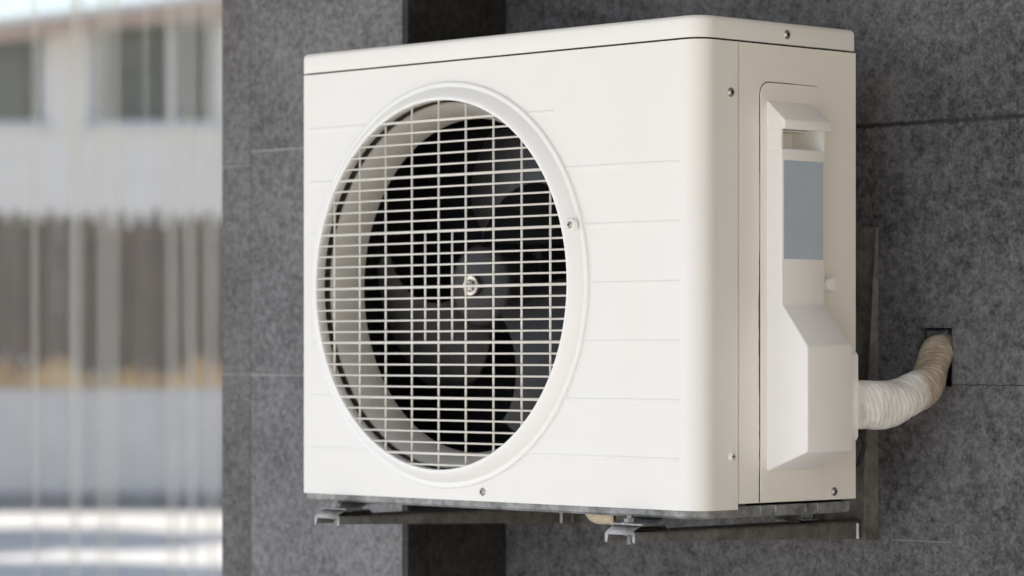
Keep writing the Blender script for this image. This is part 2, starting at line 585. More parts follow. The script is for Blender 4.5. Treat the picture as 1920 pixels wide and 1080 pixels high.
def build_cap():
    bm = new_bm()
    pl = rrect(0.0008, W+0.0004, -0.0006, D, (0.012, 0.028, 0.006, 0.006))
    cx, cy = W/2, D/2
    def ring(inset, z):
        out = []
        for x, y in rrect(0.0008+inset, W+0.0004-inset, -0.0006+inset, D-inset,
                          [max(r-inset, 0.001) for r in (0.012, 0.028, 0.006, 0.006)]):
            out.append(bm.verts.new((x, y, z)))
        return out
    zb = ZS+0.0026
    rings = [ring(0.004, zb), ring(0.0004, zb), ring(0.0, zb+0.0006)]
    r = 0.0075
    for k in range(6):
        a = math.pi/2*k/5
        rings.append(ring(r*(1-math.cos(a)), ZT-r+r*math.sin(a)))
    rings.append(ring(0.03, ZT+0.0008))
    for a, b in zip(rings, rings[1:]):
        m = len(a)
        for i in range(m):
            f = bm.faces.new((a[i], a[(i+1) % m], b[(i+1) % m], b[i]))
            f.smooth = True
    bm.faces.new(rings[-1])
    bm.faces.new(list(reversed(rings[0])))
    o = sharp(obj('top_cover', bm, M['casing'], ac), 35)
    return o
build_cap()

# dark brown core: shade and grime of the lid seam in its colour
bm = new_bm()
pl = rrect(0.0045, W-0.004, 0.0045, D-0.002, (0.010, 0.025, 0.004, 0.004))
bm_prism(bm, pl, 'Z', ZS-0.006, ZS+0.0024)
obj('seam_shade', bm, M['gap'], ac)

def screw(x, y, z, axis, parent, r=0.0062, mat=None, name='screw'):
    """cross head washer screw pointing along -Y (front) or +X (side)"""
    mat = mat or M['steel']
    s = -1 if axis == 'Y' else 1
    bm = new_bm()
    prof = [(r, 0.0), (r, 0.0009*s), (r*0.72, 0.0013*s), (r*0.66, 0.0024*s), (r*0.45, 0.0031*s), (r*0.01, 0.0033*s)]
    bm_lathe(bm, prof, (x, y, z), axis, 20)
    bmesh.ops.recalc_face_normals(bm, faces=bm.faces[:])
    o = obj(name, bm, mat, parent, True)
    bm = new_bm()
    L, w = r*0.42, r*0.10
    for a, b in ((L, w), (w, L)):
        if axis == 'Y':
            bm_box(bm, x-a, x+a, y-0.0040, y-0.0022, z-b, z+b)
        else:
            bm_box(bm, x+0.0022, x+0.0040, y-a, y+a, z-b, z+b)
    obj('cross_slot', bm, M['recess'], o)
    return o

# --- right side
YS = 0.0750
def build_side():
    bm = new_bm()
    ys_ = [YS, 0.1330, 0.2150, D]
    zs_ = [H0-0.1965, H0+0.2660, H0+0.3000, ZS]
    for xx, s_ in ((W-0.0002, 1), (W-0.0016, -1)):
        g_ = [[bm.verts.new((xx, y, z)) for y in ys_] for z in zs_]
        for j in range(3):
            for i in range(3):
                if i == 1 and j == 1: continue
                q = (g_[j][i], g_[j][i+1], g_[j+1][i+1], g_[j+1][i])
                bm.faces.new(q if s_ > 0 else tuple(reversed(q)))
    bm_box(bm, W-0.0155, W-0.0017, YS, YS+0.001, H0-0.1965, ZS)
    # folded rear flange
    bm_box(bm, W-0.02, W-0.0018, D-0.0016, D-0.0002, H0-0.1965, ZS)
    o = obj('service_panel', bm, M['side'], ac)
    # dark strip put behind the vertical seam for its shade
    bm = new_bm()
    bm_box(bm, W-0.006, W-0.0022, 0.066, 0.090, ZB+0.004, ZS)
    obj('seam_shade', bm, M['gap'], ac)
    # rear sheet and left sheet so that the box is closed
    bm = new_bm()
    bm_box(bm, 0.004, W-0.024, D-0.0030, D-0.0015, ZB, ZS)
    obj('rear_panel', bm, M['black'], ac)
    return o
side = build_side()

def build_valve_cover():
    # cover plate: rounded upper corners, standing a touch proud
    y0, y1, z0, z1, rr = 0.1168, 0.2400, H0-0.1945, H0+0.3590, 0.016
    def poly(i):
        pts = [(y0+i, z0+i), (y1-i, z0+i)]
        r = rr-i
        for k in range(7):
            a = math.pi/2*k/6
            pts.append((y1-i-r+r*math.cos(a), z1-i-r+r*math.sin(a)))
        for k in range(7):
            a = math.pi/2+math.pi/2*k/6
            pts.append((y0+i+r+r*math.cos(a), z1-i-r+r*math.sin(a)))
        return pts
    bm = new_bm()
    hole = [(0.1330, H0+0.2660), (0.2150, H0+0.2660), (0.2150, H0+0.3000), (0.1330, H0+0.3000)]
    outer_f = [bm.verts.new((W+0.0016, y, z)) for y, z in poly(0.0004)]
    outer_m = [bm.verts.new((W+0.0012, y, z)) for y, z in poly(0.0)]
    outer_b = [bm.verts.new((W+0.0000, y, z)) for y, z in poly(0.0)]
    hole_f = [bm.verts.new((W+0.0016, y, z)) for y, z in hole]
    es = []
    for lp in (outer_f, hole_f):
        for k in range(len(lp)):
            es.append(bm.edges.new((lp[k], lp[(k+1) % len(lp)])))
    bmesh.ops.triangle_fill(bm, edges=es, use_beauty=True)
    for a_, b_ in ((outer_f, outer_m), (outer_m, outer_b)):
        for k in range(len(a_)):
            bm.faces.new((a_[k], a_[(k+1) % len(a_)], b_[(k+1) % len(a_)], b_[k]))
    bmesh.ops.recalc_face_normals(bm, faces=bm.faces[:])
    for f_ in bm.faces:
        if abs(f_.normal.x) > 0.9 and f_.normal.x < 0: f_.normal_flip()
    p = obj('valve_cover', bm, M['side'], ac)
    # flat dark strip drawn as the shadow gap along its front edge, a little ragged
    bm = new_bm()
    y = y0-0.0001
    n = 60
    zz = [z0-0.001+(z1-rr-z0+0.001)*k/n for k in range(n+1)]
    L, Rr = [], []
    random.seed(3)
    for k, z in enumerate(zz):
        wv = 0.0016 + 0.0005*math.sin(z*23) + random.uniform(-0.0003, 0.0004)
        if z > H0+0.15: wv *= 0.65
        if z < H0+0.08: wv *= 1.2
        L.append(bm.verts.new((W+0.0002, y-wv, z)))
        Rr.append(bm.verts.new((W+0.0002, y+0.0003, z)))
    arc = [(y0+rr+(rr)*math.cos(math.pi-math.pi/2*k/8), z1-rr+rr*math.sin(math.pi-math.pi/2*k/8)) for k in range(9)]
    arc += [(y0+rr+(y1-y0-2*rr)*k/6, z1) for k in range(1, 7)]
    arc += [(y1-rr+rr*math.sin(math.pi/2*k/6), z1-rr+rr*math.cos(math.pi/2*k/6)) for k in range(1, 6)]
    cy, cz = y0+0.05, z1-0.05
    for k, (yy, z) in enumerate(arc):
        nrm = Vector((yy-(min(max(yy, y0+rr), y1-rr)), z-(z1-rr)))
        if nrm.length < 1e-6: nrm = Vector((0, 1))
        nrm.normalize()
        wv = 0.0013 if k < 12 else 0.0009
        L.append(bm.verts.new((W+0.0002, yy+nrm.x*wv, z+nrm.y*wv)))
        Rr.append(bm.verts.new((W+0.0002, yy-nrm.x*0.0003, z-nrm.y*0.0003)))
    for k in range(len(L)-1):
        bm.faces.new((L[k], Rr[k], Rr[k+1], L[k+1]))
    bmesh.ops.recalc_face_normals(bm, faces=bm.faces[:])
    obj('seam_shade', bm, M['gap'], p)

    # handle hood and pipe cover, one moulding
    x0 = W+0.0010
    YA, YB = 0.1294, 0.2185
    bm = new_bm()
    # outer skin by profile in (x, z), closed below and stepped at the recess
    zr0 = H0+0.2715
    xo, xl = W+0.0265, W+0.0715
    prof = [(x0, zr0), (xo, zr0), (xo, H0+0.0655), (xl, H0+0.0105), (xl, H0-0.1285), (x0, H0-0.1550)]
    nprof = len(prof)
    A = [bm.verts.new((x, YA, z)) for x, z in prof]
    B = [bm.verts.new((x, YB+(0.004 if i in (3, 4) else 0.0)+(0.008 if i == 5 else 0), z)) for i, (x, z) in enumerate(prof)]
    fs = [bm.faces.new(A), bm.faces.new(list(reversed(B)))]
    for i in range(nprof):
        fs.append(bm.faces.new((A[i], B[i], B[(i+1) % nprof], A[(i+1) % nprof])))
    bmesh.ops.recalc_face_normals(bm, faces=fs)
    es = list({e for f in fs for e in f.edges if not all(abs(v.co.x-x0) < 1e-5 for v in e.verts)})
    bmesh.ops.bevel(bm, geom=es, offset=0.0035, segments=3, profile=0.5, affect='EDGES', clamp_overlap=True)
    for f in bm.faces: f.smooth = True
    c = sharp(obj('pipe_cover', bm, M['cover'], p), 25)
    # recess walls
    bm = new_bm()
    xd = x0-0.030
    bm_box(bm, xd, xo-0.001, YA+0.0008, YA+0.0042, zr0-0.002, H0+0.2985)
    bm_box(bm, xd, xo-0.001, YB-0.0042, YB-0.0008, zr0-0.002, H0+0.2985)
    bm_box(bm, xd-0.002, xd-0.0002, YA+0.0008, YB-0.0008, zr0-0.004, H0+0.2985)
    bm_box(bm, xd, x0-0.0014, YA+0.0044, YB-0.0044, zr0-0.0040, zr0-0.0018)
    bm_box(bm, xd, x0-0.0014, YA+0.0044, YB-0.0044, H0+0.2960, H0+0.2980)
    obj('handle_recess', bm, M['cover'], c)
    # hood
    bm = new_bm()
    hp = [(x0, H0+0.2985), (W+0.0275, H0+0.2965), (W+0.0325, H0+0.2965), (W+0.0325, H0+0.3085), (x0+0.002, H0+0.3345), (x0, H0+0.3345)]
    A = [bm.verts.new((x, YA-0.0004, z)) for x, z in hp]
    B = [bm.verts.new((x, YB+0.0075 - (0.012 if i in (4, 5) else 0), z)) for i, (x, z) in enumerate(hp)]
    fs = [bm.faces.new(A), bm.faces.new(list(reversed(B)))]
    for i in range(len(hp)):
        fs.append(bm.faces.new((A[i], B[i], B[(i+1) % len(hp)], A[(i+1) % len(hp)])))
    bmesh.ops.recalc_face_normals(bm, faces=fs)
    es = list({e for f in fs for e in f.edges if not all(abs(v.co.x-x0) < 1e-5 for v in e.verts)})
    bmesh.ops.bevel(bm, geom=es, offset=0.0026, segments=3, profile=0.5, affect='EDGES', clamp_overlap=True)
    for f in bm.faces: f.smooth = True
    sharp(obj('handle_hood', bm, M['cover'], p), 25)
    # scuff / moulding mark on the hood
    bm = new_bm()
    bm_prism(bm, rrect(YA+0.0475-0.009, YA+0.0475+0.009, -0.004, 0.004, (0.003,)*4, 4), 'X', 0, 0.0006)
    for v in bm.verts:
        u, zz, dx = v.co.y, v.co.z, v.co.x
        t = 0.80 + zz*6 + 0.10
        t = 0.86 + zz*8
        v.co = Vector((x0+0.002+(W+0.0325-x0-0.002)*(1-t)+dx, u, H0+0.3085+(0.0260)*t+dx))
    obj('moulding_mark', bm, M['side'], p)
    # sticker
    bm = new_bm()
    bm_box(bm, xo+0.0001, xo+0.0005, YA+0.0045, YB-0.0055, H0+0.1255, H0+0.2555, 0.0)
    obj('sticker', bm, M['sticker'], c)
    # round boss on the rear edge of the cover
    bm = new_bm()
    rings = bm_lathe(bm, [(0.0092, 0), (0.0092, 0.018), (0.0078, 0.0205), (0.0001, 0.0208)], (W, 0.2395, H0+0.0935), 'X', 24)
    bmesh.ops.recalc_face_normals(bm, faces=bm.faces[:])
    sharp(obj('boss', bm, M['cover'], p, True), 40)
    # rear pipe collar
    bm = new_bm()
    bm_prism(bm, [(W, H0-0.130), (W+0.052, H0-0.116), (W+0.0555, H0-0.110), (W+0.0555, H0-0.002), (W+0.052, H0+0.003), (W, H0+0.003)], 'Y', 0.2235, 0.2515, 0.0012, 2)
    obj('pipe_collar', bm, M['cover'], p)
    return p
build_valve_cover()

screw(W+0.0, 0.1699, H0+0.4250, 'X', ac)
screw(W, 0.0593, H0+0.3421, 'X', ac)
screw(W, 0.0614, H0-0.1341, 'X', ac, 0.0066, M['cover'])
screw(W, 0.2668, H0-0.1898+0.004, 'X', ac, 0.0058)
screw(0.3907, 0.0, H0-0.1908, 'Y', ac, 0.0055)

# --- base pan
def build_pan():
    bm = new_bm()
    pl = rrect(0.004, W-0.003, 0.0035, D-0.003, (0.010, 0.026, 0.008, 0.006))
    zl = [(H0-0.2000, 0.0), (H0-0.2120, 0.0008), (H0-0.2150, 0.004), (H0-0.2150, 0.03)]
    rings = []
    for z, ins in zl:
        ring = []
        for x, y in rrect(0.004+ins, W-0.003-ins, 0.0035+ins, D-0.003-ins, [max(0.002, r-ins*0.5) for r in (0.010, 0.026, 0.008, 0.006)]):
            ring.append(bm.verts.new((x, y, z)))
        rings.append(ring)
    for a, b in zip(rings, rings[1:]):
        m = len(a)
        for i in range(m):
            bm.faces.new((a[i], b[i], b[(i+1) % m], a[(i+1) % m])).smooth = True
    bm.faces.new(list(reversed(rings[-1])))
    bm.faces.new(rings[0])
    # stamped tabs along the right edge
    for y in (0.12, 0.15, 0.21, 0.235):
        bm_box(bm, W-0.0040, W-0.0015, y, y+0.012, H0-0.2118, H0-0.2005, 0.0008, 1)
    bmesh.ops.recalc_face_normals(bm, faces=bm.faces[:])
    o = sharp(obj('base_pan', bm, M['pan'], ac), 30)
    return o
build_pan()

AXR, AXL, AW = 0.712, 0.1215, 0.054     # bracket arms: right edges and width
ARM_TOP = H0-0.2335
for xr in (AXL, AXR):
    # mounting foot: pressed strap under the pan with two cranked ends
    bm = new_bm()
    xa, xb = xr-AW+0.006, xr-0.006
    prof = [(-0.020, 0.0106), (0.006, 0.0106), (0.020, 0.0178), (0.290, 0.0178), (0.300, 0.0062), (0.332, 0.0062)]
    t = 0.0022
    top = [(y, z) for y, z in prof]
    bot = [(y, z-t) for y, z in reversed(prof)]
    pts = [(y, ARM_TOP+z) for y, z in top+bot]
    bm_prism(bm, pts, 'X', xa-0.004, xb+0.010)
    obj('mounting_foot', bm, M['galv'], ac)

# --- fan guard
def build_guard():
    bm = new_bm()
    prof = [(0.2848, 0.0004), (0.2848, -0.0028), (0.2838, -0.0040), (0.2800, -0.0046), (0.2786, -0.0036), (0.2776, -0.0036),
            (0.2762, -0.0058), (0.2720, -0.0098), (0.2670, -0.0146), (0.2630, -0.0172), (0.2605, -0.0180), (0.2588, -0.0172),
            (0.2582, -0.0150), (0.2588, -0.0010), (0.2600, 0.0004)]
    bm_lathe(bm, prof, FC, 'Y', 128, True)
    bmesh.ops.recalc_face_normals(bm, faces=bm.faces[:])
    g = sharp(obj('fan_guard', bm, M['cover'], ac, True), 45)
    # wires
    bm = new_bm()
    Rw = 0.2592
    sp = 0.0778/5
    k = 0
    for i in range(-16, 18):
        z = H0+0.0940+i*sp
        thick = (i % 5 == 0)
        dz = z-FC[2]
        if abs(dz) > Rw-0.002: continue
        if i == 16: continue
        half = math.sqrt(Rw*Rw-dz*dz)
        r = 0.0020 if thick else 0.00140
        bm_tube(bm, [(FC[0]-half, -0.0152, z), (FC[0]+half, -0.0152, z)], r, 8)
    for i in range(-4, 5):
        x = 0.3137+i*0.0557
        dx = x-FC[0]
        half = math.sqrt(Rw*Rw-dx*dx)
        bm_tube(bm, [(x, -0.0119, FC[2]-half), (x, -0.0119, FC[2]+half)], 0.00165, 8)
    for x in (0.2859, 0.3416):
        bm_tube(bm, [(x, -0.0119, H0+0.0940-5*sp), (x, -0.0119, H0+0.0940+5*sp)], 0.00165, 8)
    obj('wire_grille', bm, M['wire'], g, True)
    # screw boss on the ring at the right
    a = math.atan2(H0+0.1743-FC[2], 0.5775-FC[0])
    bx, bz = FC[0]+0.2715*math.cos(a), FC[2]+0.2715*math.sin(a)
    bm = new_bm()
    bm_lathe(bm, [(0.0092, -0.006), (0.0088, -0.0135), (0.0070, -0.0150), (0.0062, -0.0128), (0.0001, -0.0125)], (bx, 0, bz), 'Y', 24)
    bmesh.ops.recalc_face_normals(bm, faces=bm.faces[:])
    sharp(obj('screw_boss', bm, M['cover'], g, True), 40)
    s = screw(bx, -0.0122, bz, 'Y', g, 0.0048)
    return g
build_guard()

def build_fan():
    # bell mouth
    bm = new_bm()
    prof = [(0.2570, 0.0080), (0.2545, 0.0075), (0.2500, 0.0115), (0.2450, 0.0200), (0.2400, 0.0320), (0.2370, 0.0420), (0.2360, 0.0500), (0.2360, 0.0560), (0.2385, 0.0575),
            (0.2400, 0.0560), (0.2400, 0.0500), (0.2420, 0.0420), (0.2460, 0.0280), (0.2560, 0.0140)]
    bm_lathe(bm, prof, FC, 'Y', 96, True)
    bmesh.ops.recalc_face_normals(bm, faces=bm.faces[:])
    s = sharp(obj('fan_shroud', bm, M['shroud'], ac, True), 40)
    bm = new_bm()
    bm_lathe(bm, [(0.2560, 0.0105), (0.2950, 0.0105), (0.2950, 0.0125), (0.2560, 0.0125)], FC, 'Y', 64, True)
    obj('gap_ring', bm, M['gap'], s)  # dark ring puts the shade of the gap into its colour
    # rear coil, finned
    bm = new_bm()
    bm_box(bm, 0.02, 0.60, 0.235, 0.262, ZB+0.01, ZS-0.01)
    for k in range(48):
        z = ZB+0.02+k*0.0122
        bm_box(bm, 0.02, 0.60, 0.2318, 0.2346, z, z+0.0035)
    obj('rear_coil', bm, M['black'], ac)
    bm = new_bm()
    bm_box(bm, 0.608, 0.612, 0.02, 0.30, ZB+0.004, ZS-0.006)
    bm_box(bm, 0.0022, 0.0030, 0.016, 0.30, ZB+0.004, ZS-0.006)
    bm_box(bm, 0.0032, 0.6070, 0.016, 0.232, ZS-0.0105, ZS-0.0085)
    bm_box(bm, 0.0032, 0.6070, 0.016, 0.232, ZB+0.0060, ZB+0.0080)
    obj('inner_shade_sheets', bm, M['black'], ac)  # black sheets added so the inside reads as deep shade
    bm = new_bm()
    bm_box(bm, FC[0]-0.05, FC[0]+0.05, 0.135, 0.215, FC[2]-0.06, FC[2]+0.06, 0.012, 3)
    obj('fan_motor', bm, M['black'], ac)
    # propeller
    r_fan = 0.224
    f = bpy.data.objects.new('fan', None); COL.objects.link(f); f.parent = ac; f.empty_display_size = 0.05
    f.location = Vector(FC) + Vector((0, 0.06, 0)) - ac.location
    bm = new_bm()
    bm_lathe(bm, [(0.0001, 0.052), (0.0135, 0.052), (0.0150, 0.056), (0.030, 0.058), (0.0480, 0.060), (0.0560, 0.064), (0.0600, 0.072), (0.0615, 0.118), (0.060, 0.128), (0.0001, 0.128)], FC, 'Y', 48)
    bmesh.ops.recalc_face_normals(bm, faces=bm.faces[:])
    hub = sharp(obj('hub', bm, M['fan'], f, True), 40)
    for k in range(3):
        a0 = R(101) + k*2*math.pi/3
        bm = new_bm()
        nr, na = 14, 18
        grid_t, grid_b = [], []
        for i in range(nr+1):
            t = i/nr
            r = 0.056 + (r_fan-0.056)*t
            span = R(40) + R(22)*math.sin(min(1, t*1.05)*math.pi*0.62)
            sweep = R(-26)*t*t
            row_t, row_b = [], []
            for j in range(na+1):
                s_ = j/na
                # rounded outer corners
                rr = r
                edge = max(0.0, (abs(s_-0.5)*2-0.72)/0.28)
                rr = r - 0.028*edge*edge*t**3
                ang = a0 + sweep + span*(s_-0.5)
                y = 0.060 + 0.062*s_ - 0.006*math.sin(math.pi*s_) + 0.004*t
                x = FC[0]+rr*math.cos(ang); z = FC[2]+rr*math.sin(ang)
                row_t.append(bm.verts.new((x, y, z)))
                row_b.append(bm.verts.new((x, y+0.0030, z)))
            grid_t.append(row_t); grid_b.append(row_b)
        for i in range(nr):
            for j in range(na):
                bm.faces.new((grid_t[i][j], grid_t[i+1][j], grid_t[i+1][j+1], grid_t[i][j+1]))
                bm.faces.new((grid_b[i][j], grid_b[i][j+1], grid_b[i+1][j+1], grid_b[i+1][j]))
        for i in range(nr):
            for j in (0, na):
                bm.faces.new((grid_t[i][j], grid_b[i][j], grid_b[i+1][j], grid_t[i+1][j]))
        for j in range(na):
            for i in (0, nr):
                bm.faces.new((grid_t[i][j], grid_t[i][j+1], grid_b[i][j+1], grid_b[i][j]))
        bmesh.ops.recalc_face_normals(bm, faces=bm.faces[:])
        sharp(obj('blade', bm, M['fan'], f, True), 40)
    bm = new_bm()
    bm_lathe(bm, [(0.0150, 0.0522), (0.0150, 0.0490), (0.0140, 0.0478), (0.0090, 0.0478)], FC, 'Y', 28)
    bm_lathe(bm, [(0.0088, 0.0484), (0.0088, 0.0415), (0.0070, 0.0400), (0.0048, 0.0400)], FC, 'Y', 6)
    bm_lathe(bm, [(0.0044, 0.0490), (0.0044, 0.0375), (0.0034, 0.0362), (0.0001, 0.0362)], FC, 'Y', 16)
    bmesh.ops.recalc_face_normals(bm, faces=bm.faces[:])
    sharp(obj('shaft_nut', bm, M['chrome'], f, True), 40)
build_fan()

# ------------------------------------------------------------------ wall brackets
def build_bracket(xr, label):
    xl = xr-AW
    r = thing('wall_bracket', label, 'bracket', (xr-AW/2, YW, H0-0.262), 0, 'steel brackets carrying the air conditioner')
    # tapered arm, an inverted channel: top flange and two webs
    y0, y1 = -0.028, 0.4268
    zt = ARM_TOP
    t = 0.0025
    bm = new_bm()
    n = 10
    def zl(y): return zt-0.0118-0.0142*max(0, (y-y0))/(y1-y0)
    # cross-section with rounded shoulders
    rc = 0.005
    rows = []
    for y in (y0, y0+0.02, 0.1, 0.2, 0.3, y1):
        zb = zl(y)
        outer = [(xl, zb)]
        for k in range(5):
            a = math.pi - math.pi/2*k/4
            outer.append((xl+rc+rc*math.cos(a), zt-rc+rc*math.sin(a)))
        for k in range(5):
            a = math.pi/2 - math.pi/2*k/4
            outer.append((xr-rc+rc*math.cos(a), zt-rc+rc*math.sin(a)))
        outer.append((xr, zb))
        inner = [(xr-t, zb)] + [(xr-t-0.002, zt-t-0.001), (xl+t+0.002, zt-t-0.001)] + [(xl+t, zb)]
        rows.append([bm.verts.new((x, y, z)) for x, z in outer+inner])
    m = len(rows[0])
    for a, b in zip(rows, rows[1:]):
        for i in range(m):
            bm.faces.new((a[i], b[i], b[(i+1) % m], a[(i+1) % m]))
    bm.faces.new(rows[0]); bm.faces.new(list(reversed(rows[-1])))
    bmesh.ops.recalc_face_normals(bm, faces=bm.faces[:])
    obj('arm', bm, M['arm'], r)
    # bright galvanised nose cap around the open end
    bm = new_bm()
    lip = []
    for y in (y0-0.0022, y0+0.001):
        row = []
        zb = zt-0.0140
        for e, zz in ((0.0007, zb), ):
            pass
        outer = [(xl-0.0006, zb)]
        for k in range(5):
            a = math.pi - math.pi/2*k/4
            outer.append((xl-0.0006+rc+rc*math.cos(a), zt+0.0006-rc+rc*math.sin(a)))
        for k in range(5):
            a = math.pi/2 - math.pi/2*k/4
            outer.append((xr+0.0006-rc+rc*math.cos(a), zt+0.0006-rc+rc*math.sin(a)))
        outer.append((xr+0.0006, zb))
        inner = [(xr-0.0036, zb), (xr-0.006, zt-0.0038), (xl+0.006, zt-0.0038), (xl+0.0036, zb)]
        lip.append([bm.verts.new((x, y, z)) for x, z in outer+inner])
    m = len(lip[0])
    for i in range(m):
        bm.faces.new((lip[0][i], lip[1][i], lip[1][(i+1) % m], lip[0][(i+1) % m]))
    bm.faces.new(lip[0]); bm.faces.new(list(reversed(lip[1])))
    bmesh.ops.recalc_face_normals(bm, faces=bm.faces[:])
    obj('arm_lip', bm, M['galv'], r)
    # top cover strip at the nose, pale zinc
    bm = new_bm()
    nose = [(y0-0.001, 0.0004), (y0+0.012, 0.0066), (0.030, 0.0066), (0.040, 0.0002)]
    bm_prism(bm, [(y, zt+z+0.0016) for y, z in nose] + [(y, zt+z) for y, z in reversed(nose)], 'X', xl+0.003, xr-0.003)
    obj('top_strip', bm, M['galv'], r)
    # wall rail: plate with a tapered side flange
    bm = new_bm()
    rx0, rx1 = xr-AW-0.012, xr+0.030
    z0, z1 = H0-0.2600, H0+0.1775
    bm_box(bm, rx0, rx1-0.0022, YW-0.0030, YW-0.0004, z0, z1)
    bm_prism(bm, [(YW-0.0004, z0), (YW-0.0290, z0), (YW-0.0290, z0+0.12), (YW-0.0050, z1), (YW-0.0004, z1)], 'X', rx1-0.0020, rx1)
    bm_prism(bm, [(YW-0.0004, z0), (YW-0.0290, z0), (YW-0.0290, z0+0.12), (YW-0.0050, z1), (YW-0.0004, z1)], 'X', rx0-0.0022, rx0-0.0002)
    obj('wall_rail', bm, M['arm'], r)
    # anchor bolt heads in the rail
    for zz in (H0+0.135, H0+0.02):
        bm = new_bm()
        bm_lathe(bm, [(0.0125, -0.0032), (0.0125, -0.0050), (0.0085, -0.0052), (0.0085, -0.0120), (0.0001, -0.0125)], (rx0+0.045, YW, zz), 'Y', 6)
        bmesh.ops.recalc_face_normals(bm, faces=bm.faces[:])
        obj('anchor_bolt', bm, M['galv'], r)
    # weld tab at the foot of the arm
    bm = new_bm()
    bm_box(bm, xr-0.0005, xr+0.0035, y1-0.009, y1-0.0070, H0-0.2590, H0-0.2370, 0.0006, 1)
    obj('weld_tab', bm, M['cover'], r)
    # bolt through foot and arm with washers and nut below
    for yb in (-0.010, 0.318):
        bx, z = xr-0.028, zt + (0.004 if yb < 0.1 else 0.006)
        bm = new_bm()
        bm_lathe(bm, [(0.0038, -0.0215), (0.0042, -0.0205), (0.0042, 0.0170), (0.0030, 0.0185), (0.0001, 0.0185)], (bx, yb, z), 'Z', 14)
        bm_lathe(bm, [(0.0001, -0.0215), (0.0038, -0.0215)], (bx, yb, z), 'Z', 14)
        bm_lathe(bm, [(0.0070, 0.0070), (0.0080, 0.0076), (0.0080, 0.0125), (0.0070, 0.0132), (0.0042, 0.0132)], (bx, yb, z), 'Z', 6)
        bm_lathe(bm, [(0.0115, 0.0064), (0.0115, 0.0074), (0.0042, 0.0076)], (bx, yb, z), 'Z', 20)
        bm_lathe(bm, [(0.0042, -0.0030), (0.0080, -0.0032), (0.0088, -0.0040), (0.0088, -0.0095), (0.0078, -0.0102), (0.0042, -0.0104)], (bx, yb, z), 'Z', 6)
        bmesh.ops.recalc_face_normals(bm, faces=bm.faces[:])
        sharp(obj('bolt', bm, M['galv'], r, True), 35)
        # rubber pad
        bm = new_bm()
        bm_box(bm, xl+0.006, xr-0.008, yb+0.002 if yb > 0.1 else yb-0.008, yb+0.03, zt+0.0015, zt+0.0039, 0.001, 1)
        obj('pad', bm, M['rubber'], r)
    return r
build_bracket(AXR, 'grey steel wall bracket under the pipe end of the air conditioner')
build_bracket(AXL, 'grey steel wall bracket under the fan end of the air conditioner')

# ------------------------------------------------------------------ drain elbow under the pan
def build_elbow():
    bm = new_bm()
    cx, cy = 0.426, 0.178
    pts = [(cx, cy, H0-0.2154), (cx, cy, H0-0.2172)]
    dirv = Vector((0.90, 0.40, 0)).normalized()
    rb = 0.0130
    for k in range(1, 7):
        a = math.pi/2*k/6
        pts.append(Vector((cx, cy, H0-0.2172)) + dirv*(rb*(1-math.cos(a))) + Vector((0, 0, -rb*math.sin(a))))
    end = Vector(pts[-1])
    pts.append(end + dirv*0.018)
    bm_tube(bm, pts, [0.0105]*len(pts), 18, cap=False)
    bm_tube(bm, [end+dirv*0.0175, end+dirv*0.0180, end+dirv*0.024, end+dirv*0.0245], [0.0105, 0.0118, 0.0118, 0.0105], 18, cap=False)
    bmesh.ops.recalc_face_normals(bm, faces=bm.faces[:])
    m = mat_plain('aged_plastic', (0.60, 0.52, 0.40), 0.5, 0, 0.25, 45)
    o = obj('drain_elbow', bm, m, ac, True)
    bm = new_bm()
    bm_tube(bm, [end+dirv*0.019, end+dirv*0.0205], [0.0098, 0.0098], 18)
    obj('elbow_bore', bm, M['black'], o)
    bm = new_bm()
    bm_tube(bm, [(0.402, 0.165, H0-0.2154), (0.402, 0.165, H0-0.236), (0.4022, 0.165, H0-0.238)], [0.0016, 0.0016, 0.0024], 8)
    obj('drip_pin', bm, M['galv'], ac, True)
build_elbow()

